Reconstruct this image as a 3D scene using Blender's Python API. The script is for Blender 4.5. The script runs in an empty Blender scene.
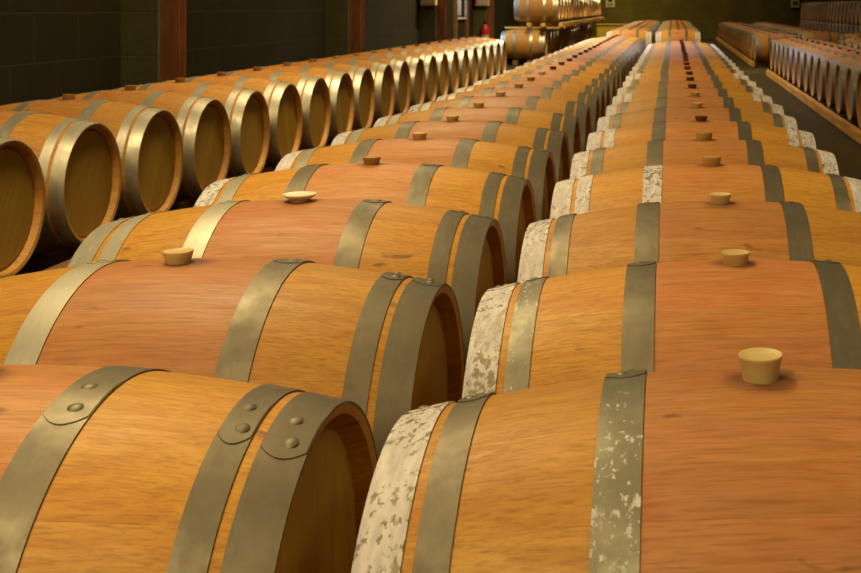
import bpy, bmesh, math, random
from mathutils import Matrix, Vector
random.seed(7)
S = bpy.context.scene
COL = S.collection
PI = math.pi

# ------------------------------------------------------------------ node helpers
class NT:
    def __init__(s, name):
        s.m = bpy.data.materials.new(name); s.m.use_nodes = True
        s.t = s.m.node_tree; s.n = s.t.nodes; s.l = s.t.links
        s.b = s.n['Principled BSDF']
    def new(s, kind, **kw):
        n = s.n.new(kind)
        for k, v in kw.items(): setattr(n, k, v)
        return n
    def put(s, sock, v):
        if isinstance(v, bpy.types.NodeSocket): s.l.new(v, sock)
        elif v is not None: sock.default_value = v
    def math(s, op, a, b=None, c=None, clamp=False):
        n = s.new('ShaderNodeMath', operation=op, use_clamp=clamp)
        s.put(n.inputs[0], a); s.put(n.inputs[1], b); s.put(n.inputs[2], c)
        return n.outputs[0]
    def noise(s, vec, scale=5, detail=4, rough=.55, dist=0):
        n = s.new('ShaderNodeTexNoise'); s.put(n.inputs['Vector'], vec)
        n.inputs['Scale'].default_value = scale; n.inputs['Detail'].default_value = detail
        n.inputs['Roughness'].default_value = rough; n.inputs['Distortion'].default_value = dist
        return n.outputs[0]
    def mapv(s, vec, scale=(1, 1, 1)):
        n = s.new('ShaderNodeVectorMath', operation='MULTIPLY'); s.put(n.inputs[0], vec)
        n.inputs[1].default_value = scale; return n.outputs[0]
    def add(s, a, b):
        n = s.new('ShaderNodeVectorMath', operation='ADD'); s.put(n.inputs[0], a); s.put(n.inputs[1], b); return n.outputs[0]
    def rng(s, v, a, b, c=0., d=1., smooth=False):
        n = s.new('ShaderNodeMapRange'); n.clamp = True
        if smooth: n.interpolation_type = 'SMOOTHSTEP'
        s.put(n.inputs[0], v)
        for i, x in enumerate((a, b, c, d)): s.put(n.inputs[i+1], x)
        return n.outputs[0]
    def mix(s, f, a, b, blend='MIX'):
        n = s.new('ShaderNodeMix', data_type='RGBA', blend_type=blend)
        s.put(n.inputs[0], f)
        for i, v in ((6, a), (7, b)):
            if isinstance(v, tuple) and len(v) == 3: v = (*v, 1)
            s.put(n.inputs[i], v)
        return n.outputs[2]
    def combine(s, x, y, z):
        n = s.new('ShaderNodeCombineXYZ')
        s.put(n.inputs[0], x); s.put(n.inputs[1], y); s.put(n.inputs[2], z); return n.outputs[0]
    def bump(s, h, strength=.2, dist=.01):
        n = s.new('ShaderNodeBump'); s.put(n.inputs['Height'], h)
        n.inputs['Strength'].default_value = strength; n.inputs['Distance'].default_value = dist
        s.l.new(n.outputs[0], s.b.inputs['Normal'])
    def base(s, c): s.put(s.b.inputs['Base Color'], (*c, 1) if isinstance(c, tuple) and len(c) == 3 else c)
    def rough(s, v): s.put(s.b.inputs['Roughness'], v)
    def metal(s, v): s.put(s.b.inputs['Metallic'], v)
    def coords(s):
        tc = s.new('ShaderNodeTexCoord'); sp = s.new('ShaderNodeSeparateXYZ')
        s.l.new(tc.outputs['Object'], sp.inputs[0])
        return tc.outputs['Object'], sp.outputs[0], sp.outputs[1], sp.outputs[2]
    def random(s): return s.new('ShaderNodeObjectInfo').outputs['Random']

def white(N, v):
    n = N.new('ShaderNodeTexWhiteNoise', noise_dimensions='1D'); N.put(n.inputs['W'], v); return n.outputs[0]

# ------------------------------------------------------------------ materials
def stave_wood(name, side, centre, wine, top_r):
    N = NT(name); vec, x, y, z = N.coords(); rnd = N.random()
    ang = N.math('ARCTAN2', y, z)
    u = N.math('MULTIPLY_ADD', ang, 30/(2*PI), 40.5)
    idx = N.math('FLOOR', u); fr = N.math('FRACT', u)
    sv = white(N, N.math('MULTIPLY_ADD', rnd, 917., idx))
    off = N.combine(N.math('MULTIPLY', rnd, 37.), N.math('MULTIPLY', sv, 11.), N.math('MULTIPLY', rnd, 53.))
    p = N.add(vec, off)
    grain = N.noise(N.mapv(p, (2.2, 45, 45)), 1.6, 6, .62, .6)
    fine = N.noise(N.mapv(p, (9, 190, 190)), 1.5, 3, .6)
    cloud = N.noise(N.mapv(p, (1.2, 3, 3)), 2.4, 4, .55, .4)
    ax = N.math('ABSOLUTE', x)
    inn = N.rng(ax, .150, .162, 1, 0)
    # wine stain round the bung stave: strong in the middle section, fading with height and noise
    h = N.rng(z, -.15, top_r, .25, 1)
    st = N.math('MULTIPLY', inn, N.math('MULTIPLY', h, N.rng(cloud, .28, .66, .42, 1)))
    st = N.math('MULTIPLY', st, N.rng(rnd, 0, 1, .60, 1.0))
    warm = N.mix(N.math('MULTIPLY', N.rng(cloud, .35, .7), .6), side, tuple(c*k for c, k in zip(side, (.97, .78, .55))))
    col = N.mix(N.math('MULTIPLY', inn, .65), warm, centre)
    col = N.mix(st, col, wine)
    red = N.math('MULTIPLY', inn, N.rng(N.noise(N.mapv(p, (5, 4, 4)), 1.0, 4, .6, .5), .50, .72))
    col = N.mix(N.math('MULTIPLY', red, .55), col, (.50, .125, .030))
    pat = N.rng(N.noise(N.mapv(p, (1.6, 6, 6)), 2.1, 3, .6, .8), .50, .74)
    col = N.mix(N.math('MULTIPLY', pat, .62), col, (.46, .155, .016))
    col = N.mix(N.math('MULTIPLY', N.rng(grain, .42, .74), .58), col, (.34, .12, .014))
    col = N.mix(N.math('MULTIPLY', N.rng(fine, .46, .72), .60), col, (.24, .085, .014))
    val = N.math('MULTIPLY', N.rng(sv, 0, 1, .93, 1.05), N.rng(white(N, N.math('MULTIPLY', rnd, 331.)), 0, 1, .86, 1.08))
    hv = N.new('ShaderNodeHueSaturation'); N.put(hv.inputs['Color'], col); N.put(hv.inputs['Value'], val); col = hv.outputs[0]
    # stave joints
    seam = N.math('MAXIMUM', N.rng(fr, 0, .018, 1, 0), N.rng(fr, .982, 1, 0, 1))
    col = N.mix(N.math('MULTIPLY', seam, .14), col, (.10, .035, .008))
    # ring of spilled wine round the bung hole
    d = N.math('SQRT', N.math('ADD', N.math('POWER', x, 2.), N.math('MULTIPLY', N.math('POWER', y, 2.), 1.3)))
    d = N.math('MULTIPLY_ADD', N.math('SUBTRACT', cloud, .5), .06, d)
    ring = N.math('MULTIPLY', N.rng(d, .026, .068, 1, 0, True), N.rng(z, 0, .1))
    col = N.mix(N.math('MULTIPLY', ring, .68), col, (.09, .030, .020))
    # knots, scuffs and dark flecks
    fl = N.noise(N.mapv(p, (11, 26, 26)), 1.0, 2, .5)
    fleck = N.rng(fl, .70, .75)
    col = N.mix(N.math('MULTIPLY', fleck, .62), col, (.07, .030, .012))
    N.base(col)
    N.rough(N.rng(grain, .3, .8, .46, .62)); N.b.inputs['Specular IOR Level'].default_value = .32
    hgt = N.math('SUBTRACT', N.math('MULTIPLY', grain, .35), N.math('MULTIPLY', seam, .35))
    N.bump(hgt, .28, .003)
    return N.m

def head_wood(name, c1, c2):
    N = NT(name); vec, x, y, z = N.coords(); rnd = N.random()
    u = N.math('MULTIPLY_ADD', y, 1/.075, 20.3); idx = N.math('FLOOR', u); fr = N.math('FRACT', u)
    sv = white(N, N.math('MULTIPLY_ADD', rnd, 511., idx))
    off = N.combine(N.math('MULTIPLY', rnd, 23.), N.math('MULTIPLY', sv, 9.), N.math('MULTIPLY', sv, 31.))
    p = N.add(vec, off)
    g = N.noise(N.mapv(p, (30, 38, 2.2)), 1.6, 5, .6, .5)
    col = N.mix(sv, c1, c2)
    col = N.mix(N.math('MULTIPLY', N.rng(g, .42, .8), .55), col, tuple(c*.5 for c in c1))
    seam = N.math('MAXIMUM', N.rng(fr, 0, .02, 1, 0), N.rng(fr, .98, 1, 0, 1))
    col = N.mix(N.math('MULTIPLY', seam, .5), col, (.06, .025, .006))
    N.base(col); N.rough(.6); N.b.inputs['Specular IOR Level'].default_value = .25
    N.bump(N.math('SUBTRACT', N.math('MULTIPLY', g, .3), seam), .25, .003)
    return N.m

def hoop_metal(name, steel, paint=None, cover=.5, shine=.42):
    N = NT(name); vec, x, y, z = N.coords(); rnd = N.random()
    off = N.combine(N.math('MULTIPLY', rnd, 41.), N.math('MULTIPLY', rnd, 67.), N.math('MULTIPLY', rnd, 13.))
    p = N.add(vec, off)
    a = N.noise(N.mapv(p, (14, 14, 14)), 1, 5, .62)
    b = N.noise(N.mapv(p, (70, 18, 18)), 1, 4, .6)
    v = N.rng(a, .3, .72, .80, 1.12)
    hv = N.new('ShaderNodeHueSaturation'); hv.inputs['Color'].default_value = (*steel, 1); N.put(hv.inputs['Value'], v)
    col = hv.outputs[0]
    blotch = N.rng(b, .55, .75)
    col = N.mix(N.math('MULTIPLY', blotch, .22), col, tuple(min(1, c*1.5) for c in steel))
    rough = N.rng(a, .3, .7, shine+.10, shine-.06)
    metal = N.rng(b, .45, .8, .80, .60)
    if paint:
        c = N.noise(N.mapv(p, (95, 75, 75)), 1, 6, .62, .2)
        d = N.noise(N.mapv(p, (4, 5, 5)), 1, 2)
        m = N.math('ADD', c, N.math('MULTIPLY', N.math('SUBTRACT', d, .5), .42))
        f = N.rng(m, cover, cover+.06)
        col = N.mix(f, col, N.mix(N.rng(b, .35, .7), paint, tuple(k*.62 for k in paint)))
        rough = N.mix(f, rough, (.75, .75, .75)); metal = N.math('MULTIPLY', metal, N.math('SUBTRACT', 1., f))
    N.base(col); N.rough(rough); N.metal(metal)
    N.bump(N.math('ADD', a, N.math('MULTIPLY', b, .5)), .12, .003)
    return N.m

def plain(name, c, rough=.6, metal=0., vary=.25, scale=8, spec=.3, sss=0, stretch=(1, 1, 1)):
    N = NT(name); vec, x, y, z = N.coords(); rnd = N.random()
    g = N.noise(N.add(N.mapv(vec, stretch), N.combine(N.math('MULTIPLY', rnd, 29.), 0., 0.)), scale, 5, .6)
    N.base(N.mix(N.rng(g, .3, .7), tuple(k*(1-vary) for k in c), tuple(min(1, k*(1+vary)) for k in c)))
    N.rough(rough); N.metal(metal); N.b.inputs['Specular IOR Level'].default_value = spec
    if sss:
        N.b.inputs['Subsurface Weight'].default_value = sss; N.b.inputs['Subsurface Radius'].default_value = (.02, .012, .006)
        N.b.inputs['Subsurface Scale'].default_value = .5
    return N.m

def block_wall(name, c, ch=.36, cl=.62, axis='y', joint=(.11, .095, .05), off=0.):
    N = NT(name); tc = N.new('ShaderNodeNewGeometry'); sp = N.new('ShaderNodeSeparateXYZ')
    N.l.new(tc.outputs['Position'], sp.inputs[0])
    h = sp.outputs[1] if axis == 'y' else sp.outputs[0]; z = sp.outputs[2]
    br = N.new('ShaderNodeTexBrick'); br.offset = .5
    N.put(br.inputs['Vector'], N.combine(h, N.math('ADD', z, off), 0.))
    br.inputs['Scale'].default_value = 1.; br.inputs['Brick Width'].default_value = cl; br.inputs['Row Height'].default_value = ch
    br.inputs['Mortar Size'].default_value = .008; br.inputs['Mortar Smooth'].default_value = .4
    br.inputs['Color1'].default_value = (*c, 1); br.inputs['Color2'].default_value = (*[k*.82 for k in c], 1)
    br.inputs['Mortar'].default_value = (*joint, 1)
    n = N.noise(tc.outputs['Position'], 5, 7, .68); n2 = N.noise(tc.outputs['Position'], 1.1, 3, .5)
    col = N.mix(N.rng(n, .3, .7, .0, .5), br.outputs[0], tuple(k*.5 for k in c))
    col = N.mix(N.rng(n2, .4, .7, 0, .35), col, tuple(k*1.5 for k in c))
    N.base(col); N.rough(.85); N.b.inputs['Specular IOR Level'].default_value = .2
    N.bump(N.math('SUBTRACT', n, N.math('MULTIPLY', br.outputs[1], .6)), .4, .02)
    return N.m

M = {}
M['wood'] = stave_wood('oak_staves', (.575, .285, .024), (.555, .262, .055), (.50, .190, .075), .34)
M['wood_left'] = stave_wood('pale_oak_staves', (.60, .31, .060), (.58, .29, .06), (.53, .235, .06), .34)
M['wood_right'] = stave_wood('dull_oak_staves', (.50, .235, .045), (.46, .20, .06), (.36, .13, .07), .32)
M['head'] = head_wood('oak_head', (.37, .205, .026), (.46, .26, .036))
M['steel'] = hoop_metal('galvanised_hoop', (.178, .146, .094), shine=.52)
M['steel_bright'] = hoop_metal('bright_hoop', (.52, .47, .35), shine=.45)
M['painted'] = hoop_metal('limewashed_hoop', (.20, .165, .11), (.68, .61, .57), .375, shine=.5)
M['flecked'] = hoop_metal('paint_flecked_hoop', (.20, .175, .115), (.66, .64, .58), .585, shine=.5)
M['steel_dull'] = hoop_metal('dull_hoop', (.30, .27, .23), shine=.62)
M['rivet'] = hoop_metal('rivet_steel', (.185, .157, .095), shine=.52)
M['head_grey'] = head_wood('greyish_oak_head', (.26, .205, .17), (.33, .26, .22))  # greyer planks for the heads of the dull oak barrels
M['bung_cream'] = plain('cream_silicone', (.58, .42, .17), .42, vary=.06, sss=.35, spec=.4)
M['bung_tan'] = plain('tan_silicone', (.55, .36, .13), .5, vary=.1, sss=.25)
M['bung_white'] = plain('white_silicone', (.80, .72, .52), .35, vary=.05, sss=.3, spec=.5)
M['bung_amber'] = plain('amber_bung', (.42, .22, .06), .5, vary=.15)
M['bung_dark'] = plain('wine_dark_bung', (.14, .045, .025), .6, vary=.2)
M['bung_cork'] = plain('brown_cork', (.30, .13, .045), .7, vary=.2, scale=40)
M['rail'] = plain('ochre_timber', (.52, .25, .05), .65, vary=.3, scale=3, stretch=(8, .6, 8))
M['rail_dark'] = plain('brown_timber', (.20, .095, .03), .7, vary=.35, scale=3, stretch=(8, .6, 8))
M['rail_pale'] = plain('yellow_pine', (.66, .40, .09), .6, vary=.2, scale=3, stretch=(8, .6, 8))
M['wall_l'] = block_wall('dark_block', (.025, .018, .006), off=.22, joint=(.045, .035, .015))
M['wall_e'] = block_wall('olive_block', (.150, .120, .020), .2, .4, 'x', joint=(.10, .08, .02))
M['pil'] = block_wall('concrete_pier', (.12, .105, .045), .36, 3., off=.22, joint=(.10, .085, .04))
M['rust'] = plain('rust_red_steel', (.22, .075, .022), .6, vary=.3, scale=6, stretch=(3, 3, .6))
M['ceil'] = plain('ceiling_board', (.25, .21, .15), .9)
M['cream'] = plain('cream_enamel', (.62, .52, .28), .5, vary=.06)
M['pinkwhite'] = plain('offwhite_enamel', (.60, .50, .42), .5, vary=.06)
M['black'] = plain('black_plastic', (.02, .018, .014), .5)
M['red'] = plain('red_enamel', (.60, .02, .015), .35, vary=.1, spec=.5)
M['yellow'] = plain('yellow_board', (.85, .56, .05), .6, vary=.12, scale=2)
M['brownframe'] = plain('brown_frame', (.16, .085, .03), .6, vary=.2)

def floor_mat():
    N = NT('cellar_floor'); g = N.new('ShaderNodeNewGeometry').outputs['Position']
    a = N.noise(g, .55, 5, .6, .3); b = N.noise(g, 7, 6, .65); c = N.noise(N.mapv(g, (3, .4, 1)), 1.2, 4, .6)
    col = N.mix(N.rng(a, .3, .7), (.034, .020, .004), (.056, .034, .008))
    col = N.mix(N.rng(b, .35, .7, 0, .5), col, (.034, .020, .007))
    col = N.mix(N.rng(c, .45, .7, 0, .4), col, (.066, .043, .011))
    N.base(col); N.rough(N.rng(a, .3, .7, .72, .9)); N.b.inputs['Specular IOR Level'].default_value = .08
    N.bump(b, .15, .01)
    return N.m
M['floor'] = floor_mat()

def glass_mat():
    N = NT('window_glass'); N.n.remove(N.b)
    t = N.new('ShaderNodeBsdfTransparent'); g = N.new('ShaderNodeBsdfGlossy'); g.inputs['Roughness'].default_value = .05
    t.inputs[0].default_value = (.80, .88, .95, 1)
    mx = N.new('ShaderNodeMixShader'); mx.inputs[0].default_value = .06
    N.l.new(t.outputs[0], mx.inputs[1]); N.l.new(g.outputs[0], mx.inputs[2])
    N.l.new(mx.outputs[0], N.n['Material Output'].inputs[0]); return N.m
M['glass'] = glass_mat()

# ------------------------------------------------------------------ mesh helpers
def to_mesh(bm, name, smooth=True, sharp=35):
    bmesh.ops.recalc_face_normals(bm, faces=bm.faces[:])
    if smooth:
        for f in bm.faces: f.smooth = True
        for e in bm.edges:
            if len(e.link_faces) == 2 and e.calc_face_angle(0) > math.radians(sharp): e.smooth = False
    me = bpy.data.meshes.new(name); bm.to_mesh(me); bm.free(); return me

def link(name, me, mat=None, parent=None, loc=None):
    o = bpy.data.objects.new(name, me); COL.objects.link(o)
    if mat is not None:
        if not me.materials: me.materials.append(None)
        o.material_slots[0].link = 'OBJECT'; o.material_slots[0].material = mat
    if parent: o.parent = parent
    if loc: o.location = loc
    return o

def tag(o, label=None, cat=None, group=None, kind=None):
    if label:
        if not 4 <= len(label.split()) <= 16: print('LABEL', len(label.split()), label)
        o['label'] = label
    if cat: o['category'] = cat
    if group: o['group'] = group
    if kind: o['kind'] = kind
    return o

def empty(name, loc):
    o = bpy.data.objects.new(name, None); COL.objects.link(o); o.location = loc; o.empty_display_size = .1; return o

def add_box(bm, x0, x1, y0, y1, z0, z1, bev=0):
    r = bmesh.ops.create_cube(bm, size=1)
    bmesh.ops.scale(bm, vec=(x1-x0, y1-y0, z1-z0), verts=r['verts'])
    bmesh.ops.translate(bm, vec=((x0+x1)/2, (y0+y1)/2, (z0+z1)/2), verts=r['verts'])
    if bev:
        es = list({e for v in r['verts'] for e in v.link_edges})
        bmesh.ops.bevel(bm, geom=es, offset=bev, segments=2, affect='EDGES')

def box(name, x0, x1, y0, y1, z0, z1, mat, parent=None, bev=0):
    """box with its origin at the centre of its foot"""
    bm = bmesh.new(); cx, cy = (x0+x1)/2, (y0+y1)/2
    add_box(bm, x0-cx, x1-cx, y0-cy, y1-cy, 0, z1-z0, bev)
    return link(name, to_mesh(bm, name, bool(bev)), mat, parent, (cx, cy, z0))

def revolve_x(bm, prof, seg, closed=False, a0=0., a1=2*PI):
    """profile of (x, r) turned about the X axis; angle 0 is +Z"""
    full = abs(a1-a0-2*PI) < 1e-6; n = seg if full else seg+1
    rings = []
    for k in range(n):
        a = a0+(a1-a0)*k/seg
        rings.append([bm.verts.new((x, -r*math.sin(a), r*math.cos(a))) for x, r in prof])
    m = len(prof)
    for k in range(seg):
        A, B = rings[k], rings[(k+1) % n]
        for i in range(m if closed else m-1):
            j = (i+1) % m
            bm.faces.new((A[i], A[j], B[j], B[i]))
    if closed and not full:
        bm.faces.new(rings[0]); bm.faces.new(rings[-1][::-1])

def lathe_z(bm, prof, seg, cap0=True, cap1=True):
    rings = [[bm.verts.new((r*math.cos(2*PI*k/seg), r*math.sin(2*PI*k/seg), z)) for k in range(seg)] for r, z in prof]
    for a, b in zip(rings, rings[1:]):
        for k in range(seg):
            bm.faces.new((a[k], a[(k+1) % seg], b[(k+1) % seg], b[k]))
    if cap0: bm.faces.new(rings[0][::-1])
    if cap1: bm.faces.new(rings[-1])

# ------------------------------------------------------------------ barrels
HL = .475                                     # half length
SHAPES = {'mid': (.338, .281), 'left': (.336, .274), 'right': (.320, .270), 'stack': (.335, .275)}
HOOPS = [('head_hoop', .4185, .4755), ('quarter_hoop', .3625, .4045), ('bilge_hoop', .1515, .207)]
LOD = {0: (96, 28), 1: (48, 16), 2: (28, 8)}
CACHE = {}
def radius(sh, x):
    R, r = SHAPES[sh]; t = abs(x)/HL
    return R-(R-r)*t**2
def body_mesh(sh, lod):
    k = ('b', sh, lod)
    if k not in CACHE:
        seg, nx = LOD[lod]; bm = bmesh.new()
        xs = [-HL+2*HL*i/nx for i in range(nx+1)]
        out = [(x, radius(sh, x)) for x in xs]
        rc = SHAPES[sh][1]
        inner = lambda s: [(s*(HL-.0005), rc-.004), (s*(HL-.004), rc-.014), (s*(HL-.045), rc-.024)]
        prof = inner(-1)[::-1]+out+inner(1)
        revolve_x(bm, prof, seg)
        CACHE[k] = to_mesh(bm, 'barrel_body')
    return CACHE[k]
def head_mesh(sh, lod):
    k = ('h', sh, lod)
    if k not in CACHE:
        seg = LOD[lod][0]//2; bm = bmesh.new(); r = SHAPES[sh][1]-.0215
        # a slightly bevelled disc, front face towards +X
        prof = [(-.012, r), (.0, r), (.006, r-.012)]
        revolve_x(bm, prof, seg)
        for xx, rr in ((.006, r-.012), (-.012, r)):
            vs = [v for v in bm.verts if abs(v.co.x-xx) < 1e-6]
            vs.sort(key=lambda v: math.atan2(v.co.y, v.co.z)); bm.faces.new(vs)
        CACHE[k] = to_mesh(bm, 'barrel_head', sharp=20)
    return CACHE[k]
def hoop_mesh(sh, lod, j, side):
    k = ('o', sh, lod, j, side)
    if k not in CACHE:
        n, xa, xb = HOOPS[j]; seg = LOD[lod][0]; bm = bmesh.new(); th = .0028 if lod < 2 else .004
        def strip(t0, t1, xa, xb):
            m = 3 if lod < 2 else 1
            xs = [xa+(xb-xa)*i/m for i in range(m+1)]
            top = [(side*x, radius(sh, x)+t1) for x in xs]; bot = [(side*x, radius(sh, x)+t0) for x in xs[::-1]]
            return top+bot
        revolve_x(bm, strip(-.001, th, xa, xb), seg, closed=True)
        if lod == 0:                          # the lapped end of the strip, riveted
            m, n2 = 8, 14; ra, rb = [], []
            for i in range(m+1):              # rounded tongue, thinning to nothing at its root
                u = 2*i/m-1; x = xa+.001+(xb-xa-.002)*i/m; end = .335-.055*u*u
                ra.append([]); rb.append([])
                for q in range(n2+1):
                    a = -.02+(end+.02)*q/n2; t1 = th+.0013*min(1, q/4)
                    for lst, t in ((ra, t1), (rb, th-.0006)):
                        r = radius(sh, x)+t; lst[-1].append(bm.verts.new((side*x, -r*math.sin(a), r*math.cos(a))))
            for i in range(m):
                for q in range(n2):
                    bm.faces.new((ra[i][q], ra[i+1][q], ra[i+1][q+1], ra[i][q+1]))
                bm.faces.new((ra[i][n2], ra[i+1][n2], rb[i+1][n2], rb[i][n2]))
            for i in (0, m):
                for q in range(n2): bm.faces.new((ra[i][q], ra[i][q+1], rb[i][q+1], rb[i][q]))
        CACHE[k] = to_mesh(bm, n)
    return CACHE[k]
def rivet_mesh():
    if 'riv' not in CACHE:
        bm = bmesh.new(); lathe_z(bm, [(.0105, 0), (.0088, .0012), (.0056, .0024), (.0018, .0030)], 14); CACHE['riv'] = to_mesh(bm, 'rivet', sharp=60)
    return CACHE['riv']
def bung_mesh(kind):
    k = ('g', kind)
    if k not in CACHE:
        bm = bmesh.new()
        if kind == 'tall':   p = [(.0225, -.010), (.0232, 0), (.0262, .017), (.0288, .029), (.0296, .0312), (.0290, .0330), (.0262, .0326), (.0245, .0305), (.012, .0298)]
        elif kind == 'low':  p = [(.021, -.010), (.022, 0), (.0250, .012), (.0272, .0200), (.0270, .0225), (.0245, .0225), (.022, .0205), (.012, .020)]
        elif kind == 'dish': p = [(.022, -.010), (.023, .004), (.0330, .010), (.0400, .0160), (.0395, .0185), (.0330, .0170), (.012, .0150)]
        else:                p = [(.026, -.010), (.028, 0), (.0300, .024), (.0290, .027), (.012, .0275)]
        lathe_z(bm, p, 32); CACHE[k] = to_mesh(bm, 'bung', sharp=50)
    return CACHE[k]

NB = 0
def barrel(sh, lod, loc, label, group, wood='wood', ends=('steel', 'steel'), quarters=None, bilges=None,
           bung=('tall', 'bung_cream'), rivets=False, roll=0., yaw=0., lap=-.42, bung_x=0.):
    """one barrel: axis along X, origin on the floor line below it; loc = point under its centre, z = centre height"""
    global NB; NB += 1
    R = SHAPES[sh][0]
    root = empty('wine_barrel', (loc[0], loc[1], loc[2]-R)); root.rotation_euler.z = yaw
    tag(root, label, 'barrel', group)
    c = Vector((0, 0, R))
    b = link('staves', body_mesh(sh, lod), M[wood], root, c); b.rotation_euler.x = roll
    for s in (-1, 1):
        h = link('barrel_head', head_mesh(sh, lod), M['head_grey' if wood == 'wood_right' else 'head'], root, (s*(HL-.036), 0, R))
        h.rotation_euler = (random.uniform(-.5, .5), 0, 0 if s > 0 else PI)
    quarters = quarters or ends; bilges = bilges or ('steel', 'steel')
    for j, mats in enumerate((ends, quarters, bilges)):
        n, xa, xb = HOOPS[j]
        for s, mk in zip((-1, 1), mats):
            o = link(n, hoop_mesh(sh, lod, j, s), M[mk], root, c)
            rot = lap+random.uniform(-.07, .07); o.rotation_euler.x = rot
            if mk == 'painted': o['label'] = 'hoop with flaking white paint'
            elif mk == 'flecked': o['label'] = 'hoop spotted with white paint'
            if rivets:
                for q, a in ((0, .075), (1, .235)):
                    xm = (xa+xb)/2+(.004 if q else -.004)
                    rr = radius(sh, xm)+.0036
                    rv = link('rivet', rivet_mesh(), M['rivet'], o, (s*xm, -rr*math.sin(a), rr*math.cos(a)))
                    rv.rotation_euler.x = a
    if bung:
        g = link('bung', bung_mesh(bung[0]), M[bung[1]], root, (bung_x, 0, R+R-.001))
        if bung[1] in ('bung_white', 'bung_cream'): g['label'] = 'pale silicone bung'
    return root

ORD = ('first second third fourth fifth sixth seventh eighth ninth tenth eleventh twelfth thirteenth fourteenth fifteenth '
       'sixteenth seventeenth eighteenth nineteenth twentieth').split()
ORD += ['twenty-'+o for o in ORD[:9]]+['thirtieth']
def jit(a): return random.uniform(-a, a)

CX, BX, AX = .118, -.935, -3.155
TOP = .7816
ZC = TOP-.338                                # axis height of the middle rows

# --- middle row (C), in front of the camera
c_bung = [('tall', 'bung_cream'), ('low', 'bung_tan'), ('low', 'bung_cream'), ('cork', 'bung_amber'), ('cork', 'bung_amber'), ('low', 'bung_dark'),
          ('low', 'bung_tan'), ('low', 'bung_tan')]
c_look = ['tall cream bung and paint-flecked left hoop', 'tan bung and whitened left end hoop', 'pale cream bung and clean grey inner hoops',
          'amber bung and white painted left hoops', 'brown bung and white end hoops']
for i in range(23):
    look = c_look[i] if i < 5 else ('dark wine bung and white end hoops' if i >= 8 or i == 5 else 'flat tan bung and white end hoops')
    place = 'nearest' if i == 0 else ORD[i]+' from front'
    kw = dict(ends=('painted', 'painted'), quarters=('steel', 'steel'))
    if i == 0: kw['bilges'] = ('flecked', 'steel')
    if i == 1: kw['quarters'] = ('flecked', 'steel')
    if i == 3: kw.update(quarters=('painted', 'steel'), bilges=('painted', 'steel'))
    if i in (5, 8, 11): kw['quarters'] = ('painted', 'painted')
    barrel('mid', 0 if i < 8 else (1 if i < 14 else 2), (CX+(jit(.006) if i > 2 else (-.002, .002, .001)[i]), 1.557+.70*i, ZC+abs(jit(.003))*(i > 1)),
           'barrel with %s, %s in centre row' % (look, place), 'barrels in the centre row, near block',
           bung=c_bung[i] if i < 8 else ('low', 'bung_dark'), rivets=i < 8, roll=jit(.03) if i else 0, yaw=jit(.006) if i > 2 else 0, **kw)

# --- row left of centre (B)
b_bung = {0: ('tall', 'bung_cream'), 1: ('low', 'bung_cream'), 2: ('dish', 'bung_white'), 3: ('low', 'bung_amber'), 4: ('low', 'bung_tan'), 5: ('low', 'bung_tan'),
          6: ('low', 'bung_tan'), 7: ('low', 'bung_cream'), 8: ('low', 'bung_tan'), 9: ('low', 'bung_amber'), 10: ('low', 'bung_white')}
b_name = {'bung_cream': 'cream', 'bung_white': 'white', 'bung_tan': 'tan', 'bung_amber': 'amber', 'bung_dark': 'dark'}
for i in range(27):
    bg = b_bung.get(i, ('low', 'bung_dark'))
    if i == 0: lab = 'nearest barrel of row left of centre, riveted grey hoops, bung out of frame'
    else: lab = 'barrel with %s%s bung, grey right hoops, %s from front in row left of centre' % ('shallow ' if i == 2 else '', b_name[bg[1]], ORD[i])
    barrel('mid', 0 if i < 9 else (1 if i < 15 else 2), (BX+(jit(.008) if i > 2 else (.003, .011, .005)[i]), 1.608-.0+.70*i, ZC+abs(jit(.003))*(i > 1)),
           lab, 'barrels in the row left of centre, near block', ends=('painted' if i > 2 else 'steel_bright', 'steel'), quarters=('steel_bright', 'steel'),  # left hoops get paler steel: brightness of the lit side put into colour
           bilges=('steel_bright' if i < 3 else 'steel', 'steel'), bung=bg, rivets=i < 9, bung_x=-.018 if i == 1 else 0., lap=.02 if i == 0 else -.36, roll=jit(.03), yaw=jit(.006) if i > 2 else 0)

# --- far blocks of both rows, beyond the cross aisle
for nm, x0, grp in (('centre row', CX, 'barrels in the centre row, far block'), ('row left of centre', BX, 'barrels in the row left of centre, far block')):
    for i in range(27):
        barrel('mid', 2, (x0+jit(.01), 25.4+.70*i, ZC), 'distant oak barrel, %s beyond the cross aisle in the %s' % (ORD[i], nm), grp,
               ends=('painted', 'painted') if i % 3 == 0 else ('steel', 'steel'), bung=('low', 'bung_amber'))

# --- left row (A) along the block wall
A_P = .7057
for i in range(21):
    lab = ('barrel cut by left frame edge, nearest in the row along the block wall' if i == 0 else
           'pale oak barrel with shiny hoops, %s from the front along the block wall' % ORD[i])
    barrel('left', 0 if i < 8 else 1, (AX+jit(.008), 4.932+A_P*i, TOP-.336), lab, 'barrels along the left block wall', wood='wood_left',
           ends=('steel_bright', 'steel_bright'), bilges=('steel_bright', 'steel_bright'), bung=('cork', 'bung_cork') if i < 9 else ('low', 'bung_tan' if i < 13 else 'bung_cork'),
           rivets=False, yaw=jit(.006))

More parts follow.
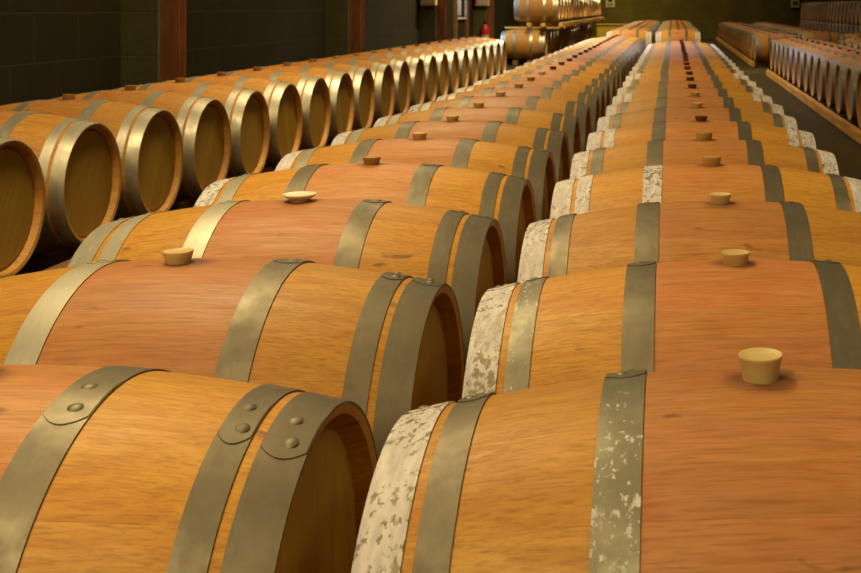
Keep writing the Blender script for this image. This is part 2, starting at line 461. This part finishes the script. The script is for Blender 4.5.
# --- right rows (D, E) on ochre rails, pitch wider than the barrels
DX, EX, D_P, DZ = 2.275, 3.52, .80, .38
for i in range(16):
    barrel('right', 1 if i > 5 else 2, (DX+jit(.008), 21.7-D_P*i, DZ), 'dull oak barrel right of the bare aisle, %s before the cross aisle' % ORD[i],
           'barrels right of the aisle, near block', wood='wood_right', ends=('steel_dull', 'steel_dull'), bung=('low', 'bung_dark'))
for i in range(5):
    barrel('right', 2, (EX+jit(.008), 21.7-D_P*i, DZ), 'dull oak barrel in second row right of the aisle, %s before the cross aisle' % ORD[i],
           'barrels in second row right of aisle, near block', wood='wood_right', ends=('steel', 'steel'), bung=('low', 'bung_dark'))
for nm, x0, grp in (('first', DX, 'barrels right of the aisle, far block'), ('second', EX, 'barrels in second row right of aisle, far block')):
    for i in range(26 if nm == 'first' else 23):
        barrel('right', 2, (x0-.06+jit(.008), (25.3 if nm == 'first' else 27.6)+D_P*i, DZ), 'distant oak barrel, %s beyond the cross aisle in %s row right' % (ORD[i], nm), grp,
               wood='wood_right', ends=('steel_dull', 'steel_dull') if i < 2 else ('steel', 'steel'), bung=('low', 'bung_dark'))
for i in range(2):
    barrel('right', 2, (4.10, 25.8-D_P*i, DZ), 'yellowish oak barrel at right frame edge, %s row of the pair' % ('rear', 'front')[i],
           'barrels at the right frame edge', wood='wood', ends=('steel', 'steel'), bung=('low', 'bung_dark'))

# --- left rear stack, two tiers with pine rails between
LSX, LSU, LS_Y = -3.23, -2.94, 26.0
for i in range(22):
    e = 'steel_bright'
    barrel('stack', 1 if i < 3 else 2, (LSX+jit(.01), LS_Y+.70*i, .7816-.335), 'oak barrel in lower tier of left rear stack, %s from the near end' % ORD[i],
           'lower tier of the left rear stack', wood='wood_left', ends=(e, e), bilges=(e, e), bung=None if i in (0, 4, 8, 12, 16, 21) else ('low', 'bung_dark'))
    barrel('stack', 1 if i < 3 else 2, (LSU+jit(.01), LS_Y+.70*i, .92+.335), 'oak barrel in upper tier of left rear stack, %s from the near end' % ORD[i],
           'upper tier of the left rear stack', wood='wood_left', ends=(e, e), bilges=(e, e), bung=('low', 'bung_dark'))

# --- right rear stack, upper barrels nested in the hollows of the lower tier
RSX, RS_P = 4.99, .69
for i in range(22):
    y = 41.9-RS_P*i
    barrel('stack', 2, (RSX, y, .87-.335), 'dark oak barrel in lower tier of right rear stack, %s from the end wall' % ORD[i],
           'lower tier of the right rear stack', wood='wood_right', ends=('steel_dull', 'steel_dull'), bung=('low', 'bung_dark'))
    if i < 21:
        barrel('stack', 2, (RSX, y-RS_P/2, .87-.335+math.sqrt(.6725**2-(RS_P/2)**2)), 'dark oak barrel in upper tier of right rear stack, %s from the end wall' % ORD[i],
               'upper tier of the right rear stack', wood='wood_right', ends=('steel_dull', 'steel_dull'), bung=('low', 'bung_dark'))

# ------------------------------------------------------------------ timber rails under the rows
def rail(x, w, y0, y1, z0, z1, mat, label, group):
    o = box('timber_rail', x-w/2, x+w/2, y0, y1, z0, z1, M[mat], bev=.006)
    return tag(o, label, 'rail', group)
def rails_for(sh, cx, zc, y0, y1, what, off=.15, w=.10, z0=0.):
    """two runners near the middle of the barrels, under the bilge"""
    for s, nm in ((-1, 'left'), (1, 'right')):
        rail(cx+s*off, w, y0, y1, 0, zc-SHAPES[sh][0]-.0005, 'rail_dark', 'long brown runner beneath the %s half of %s' % (nm, what), 'runners under the barrel rows')
rails_for('mid', CX, ZC, 1.1, 17.3, 'the near centre row')
rails_for('mid', BX, ZC, 1.2, 20.1, 'the near row left of centre')
rails_for('mid', CX, ZC, 25.0, 44.0, 'the far centre row')
rails_for('mid', BX, ZC, 25.0, 44.0, 'the far row left of centre')
rails_for('left', AX, TOP-.336, 4.5, 19.4, 'the row along the block wall')
rails_for('right', DX, DZ, 10., 22.0, 'the near row right of the aisle')
rails_for('right', EX, DZ, 18., 22.0, 'the near second row right')
rails_for('right', DX, DZ, 24.95, 45.7, 'the far row right of the aisle')
rails_for('right', EX, DZ, 27.2, 45.7, 'the far second row right')
rails_for('right', 4.10, DZ, 24.6, 26.2, 'the barrel pair at right frame edge')
rails_for('stack', LSX, TOP-.335, 25.6, 41.1, 'the left rear stack')
rails_for('stack', RSX, .87-.335, 27.0, 42.3, 'the right rear stack')
EDGE = 'edge timbers along the aisles'
rail(DX-.515, .06, 10., 22.0, 0, .105, 'rail', 'ochre edge timber along the bare aisle before the right barrels, near length', EDGE)
rail(DX-.575, .06, 24.9, 46., 0, .105, 'rail', 'ochre edge timber along the bare aisle, far length beyond the gap', EDGE)
rail(AX+.56, .14, 4.3, 19.5, 0, .15, 'rail_dark', 'brown edge timber below the barrel heads of the left wall row', EDGE)
# pine bearers between the two tiers of the left stack: cross beams on the lower barrels, long rails on top
zt = .7816+.0045
for q, nm in ((-.15, 'left half'), (.15, 'right half')):
    rail(LSU+q, .09, 25.6, 41.1, zt+.045, .92-.0005, 'rail_pale', 'yellow pine rail under the %s of the upper tier' % nm, 'pine rails of the left rear stack')
rail(LSU+.535, .09, 25.6, 41.1, zt+.045, zt+.135, 'rail_pale', 'yellow pine rail along the aisle side between stack tiers', 'pine rails of the left rear stack')
for k in range(6):
    y = LS_Y+.7*(0, 4, 8, 12, 16, 21)[k]
    b = box('cross_batten', LSX-.42, LSU+.60, y-.05, y+.05, zt, zt+.045, M['rail_pale'], bev=.004)
    tag(b, 'pine batten lying across the lower stack barrels, %s from near end' % ORD[k], 'batten', 'battens of the left rear stack')

# ------------------------------------------------------------------ the room
WX, EY, RX, FY, HZ = -4.55, 47.5, 6.2, -3.0, 4.6
def structure(o): o['kind'] = 'structure'; return o
def room_mesh(name, boxes, mat):
    bm = bmesh.new()
    for b in boxes: add_box(bm, *b)
    return structure(link(name, to_mesh(bm, name, False), mat))
room_mesh('floor', [(WX-.3, RX+.3, FY-.3, EY+.3, -.2, 0)], M['floor'])
room_mesh('ceiling', [(WX-.3, RX+.3, FY-.3, EY+.3, HZ, HZ+.2)], M['ceil'])
wy0, wy1, wz0, wz1 = 25.05, 26.15, 1.03, 2.5       # window opening in the left wall
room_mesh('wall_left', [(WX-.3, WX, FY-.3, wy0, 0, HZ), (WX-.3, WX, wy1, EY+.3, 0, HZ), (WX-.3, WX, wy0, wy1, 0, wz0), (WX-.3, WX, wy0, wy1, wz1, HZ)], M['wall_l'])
room_mesh('wall_back', [(WX, RX, EY, EY+.3, 0, HZ)], M['wall_e'])
room_mesh('wall_right', [(RX, RX+.3, FY-.3, EY+.3, 0, HZ)], M['wall_e'])
room_mesh('wall_front', [(WX, RX, FY-.3, FY, 0, HZ)], M['wall_e'])
# window: frame, sill, pane
fr = bmesh.new(); t = .06
for b in ((WX-.16, WX-.06, wy0, wy0+t, wz0, wz1), (WX-.16, WX-.06, wy1-t, wy1, wz0, wz1), (WX-.16, WX-.06, wy0+t, wy1-t, wz0, wz0+t), (WX-.16, WX-.06, wy0+t, wy1-t, wz1-t, wz1),
          (WX-.15, WX-.07, (wy0+wy1)/2-.02, (wy0+wy1)/2+.02, wz0+t, wz1-t)):
    add_box(fr, *b)
win = structure(link('window_1', to_mesh(fr, 'window_frame', False), M['brownframe']))
pn = bmesh.new(); add_box(pn, WX-.115, WX-.107, wy0+t, wy1-t, wz0+t, wz1-t)
link('pane', to_mesh(pn, 'pane', False), M['glass'], win)
sl = bmesh.new(); add_box(sl, WX-.2, WX+.05, wy0-.03, wy1+.03, wz0-.035, wz0)
link('window_sill', to_mesh(sl, 'window_sill', False), M['pinkwhite'], win)
for k, (y0, y1) in enumerate(((24.80, 25.05), (26.15, 26.42))):
    structure(box('trim_%d' % (k+1), WX, WX+.05, y0, y1, 0, 2.7, M['brownframe']))
# concrete piers and rust-red steel columns
for k in range(5):
    y = 10.15+5.75*k
    structure(box('trim_%d' % (k+3), WX, WX+.30, y-.15, y+.15, 0, HZ, M['pil']))
    c = empty('steel_column', (WX+.377, y-.03, 0))
    where = ('nearest, above the second barrel of the left row', 'second from the left edge', 'third, left of the narrow window', 'fourth, right of the fire extinguisher', 'hidden last, behind the left rear stack')[k]
    tag(c, 'rust-red steel column against pier, '+where, 'column', 'steel columns on the left wall')
    bm = bmesh.new(); add_box(bm, -.075, .075, -.07, -.058, 0, HZ); add_box(bm, -.075, .075, .058, .07, 0, HZ); link('flange', to_mesh(bm, 'flange', False), M['rust'], c)
    bm = bmesh.new(); add_box(bm, -.008, .008, -.058, .058, 0, HZ); link('web', to_mesh(bm, 'web', False), M['rust'], c)

# ------------------------------------------------------------------ small things on the walls
def wall_box(name, loc, sx, sy, sz, mat, label, cat, face, detail):
    r = empty(name, loc); tag(r, label, cat)
    bm = bmesh.new(); add_box(bm, -sx/2, sx/2, -sy/2, sy/2, 0, sz, .008); link('housing', to_mesh(bm, 'housing'), M[mat], r)
    for nm, b, m in detail:
        bm = bmesh.new(); add_box(bm, *b); link(nm, to_mesh(bm, nm, False), M[m], r)
    return r
wall_box('electrical_box', (WX+.19, 21.65-.15-.079, 1.285), .27, .16, .42, 'cream', 'cream electrical box on the left pier before the narrow window', 'box', 0,
         [('door', (-.115, .115, -.088, -.081, .03, .39), 'cream'), ('latch', (.07, .09, -.096, -.089, .19, .23), 'black')])
wall_box('switch_cabinet', (WX+.22, 27.4-.15-.079, 1.285), .31, .16, .42, 'pinkwhite', 'off-white cabinet on the pier above the red extinguisher', 'cabinet', 0,
         [('door', (-.10, .135, -.088, -.081, .03, .39), 'pinkwhite'), ('red_strip', (-.150, -.11, -.088, -.081, .02, .40), 'red')])
wall_box('wall_notice', (-2.50, EY-.02, 1.25), .36, .04, .42, 'cream', 'small cream notice with dark symbol on the end wall', 'notice', 0,
         [('symbol', (-.08, .08, -.026, -.021, .21, .36), 'black'), ('caption', (-.12, .12, -.026, -.021, .08, .13), 'brownframe')])
wall_box('emergency_light', (4.90, EY-.059, 1.25), .34, .12, .42, 'cream', 'cream light fitting on end wall beside right rear stack', 'lamp', 0,
         [('cover', (-.10, .10, -.068, -.061, .10, .24), 'brownframe')])
# fire extinguisher hanging on the left wall
fx = empty('fire_extinguisher', (WX+.29, 27.25-.114, .45)); tag(fx, 'small red fire extinguisher on a pier beyond the left row', 'fire extinguisher')
bm = bmesh.new(); lathe_z(bm, [(.06, 0), (.085, .01), (.09, .03), (.09, .30), (.075, .36), (.035, .40), (.03, .42)], 24); link('cylinder_body', to_mesh(bm, 'cylinder_body'), M['red'], fx)
bm = bmesh.new(); lathe_z(bm, [(.0915, .09), (.0915, .17)], 24, False, False); link('paper_label', to_mesh(bm, 'paper_label'), M['pinkwhite'], fx)
bm = bmesh.new(); lathe_z(bm, [(.025, .42), (.025, .46), (.012, .47)], 12); add_box(bm, -.012, .012, -.11, .02, .46, .475); add_box(bm, -.012, .012, -.10, .02, .49, .505); link('valve_handle', to_mesh(bm, 'valve_handle', False), M['black'], fx)
bm = bmesh.new(); add_box(bm, -.03, .03, .085, .115, .10, .34); link('bracket', to_mesh(bm, 'bracket', False), M['black'], fx)
# yellow bin by the end wall
yb = empty('storage_bin', (-2.0, 46.6, 0)); tag(yb, 'low yellow bin standing by the end wall behind the barrels', 'bin')
bm = bmesh.new(); add_box(bm, -.95, .95, -.42, .42, .10, .55, .01); link('bin_body', to_mesh(bm, 'bin_body'), M['yellow'], yb)
bm = bmesh.new(); add_box(bm, -.98, .98, -.45, .45, .55, .60, .008); link('lid', to_mesh(bm, 'lid'), M['rail_pale'], yb)
for s in (-1, 1):
    bm = bmesh.new(); add_box(bm, s*.75-.06, s*.75+.06, -.40, .40, 0, .10); link('runner', to_mesh(bm, 'runner', False), M['rail_dark'], yb)

# ------------------------------------------------------------------ light
def area(name, loc, sx, sy, power, col, rot=(0, 0, 0), spread=PI):
    l = bpy.data.lights.new(name, 'AREA'); l.shape = 'RECTANGLE'; l.size = sx; l.size_y = sy; l.energy = power; l.color = col; l.spread = spread
    o = bpy.data.objects.new(name, l); COL.objects.link(o); o.location = loc; o.rotation_euler = rot; return o
WARM = (1., .80, .43)
for k, y in enumerate((-1.6, 3.5, 9.0, 15., 21., 27., 33., 39., 44.5)):
    area('ceiling_lamp', (-1.9, y+(1. if k == 4 else 0), HZ-.1), .6, 2.2, (185, 122, 125, 125, 320, 110, 110, 110, 130)[k], WARM, spread=math.radians(140))
    area('ceiling_lamp', (2.6, y, HZ-.1), .6, 2.2, 26 if k else 55, WARM, spread=math.radians(140))
area('added_cool_light', (-.2, 17.5, HZ-.05), 2.0, 2.4, 95, (.70, .76, 1.), spread=math.radians(120))  # added for the cool tint on the distant barrels; the ceiling has no opening
area('added_patch_light', (1.25, 23.3, HZ-.05), .8, 1.3, 9, (.85, .88, 1.), spread=math.radians(28))  # added narrow beam that makes the pale floor patch in the cross aisle
area('window_daylight', (WX-.5, (wy0+wy1)/2, 1.9), 1.6, 1.9, 170, (.62, .78, 1.), (0, -PI/2, 0))
w = bpy.data.worlds.new('world'); S.world = w; w.use_nodes = True
w.node_tree.nodes['Background'].inputs[0].default_value = (.55, .7, 1, 1); w.node_tree.nodes['Background'].inputs[1].default_value = 2.5

# ------------------------------------------------------------------ camera
# level camera looking along the rows; the photograph is the lower left part of its frame, so the lens is shifted
yaw, rol, f, pcx, pcy = -.0455, .0018, 1186.07, 296.46, -279.57
cy, sy, cr, sr = math.cos(yaw), math.sin(yaw), math.cos(rol), math.sin(rol)
fwd = Vector((-sy, cy, 0)); rt = Vector((cy, sy, 0)); up = Vector((0, 0, 1))
r2 = cr*rt+sr*up; u2 = -sr*rt+cr*up
cam = bpy.data.cameras.new('camera'); cam.sensor_width = 36; cam.lens = f/861*36; cam.clip_end = 200
cam.shift_x = -pcx/861; cam.shift_y = pcy/861
cam.dof.use_dof = True; cam.dof.focus_distance = 2.3; cam.dof.aperture_fstop = 14.0
co = bpy.data.objects.new('camera', cam); COL.objects.link(co)
co.matrix_world = Matrix(((r2.x, u2.x, -fwd.x, 0), (r2.y, u2.y, -fwd.y, 0), (r2.z, u2.z, -fwd.z, 1.27), (0, 0, 0, 1)))
S.camera = co
S.view_settings.view_transform = 'Standard'; S.view_settings.look = 'None'; S.view_settings.exposure = 0.; S.view_settings.gamma = 1.
S.view_settings.use_curve_mapping = False
print('barrels', NB)
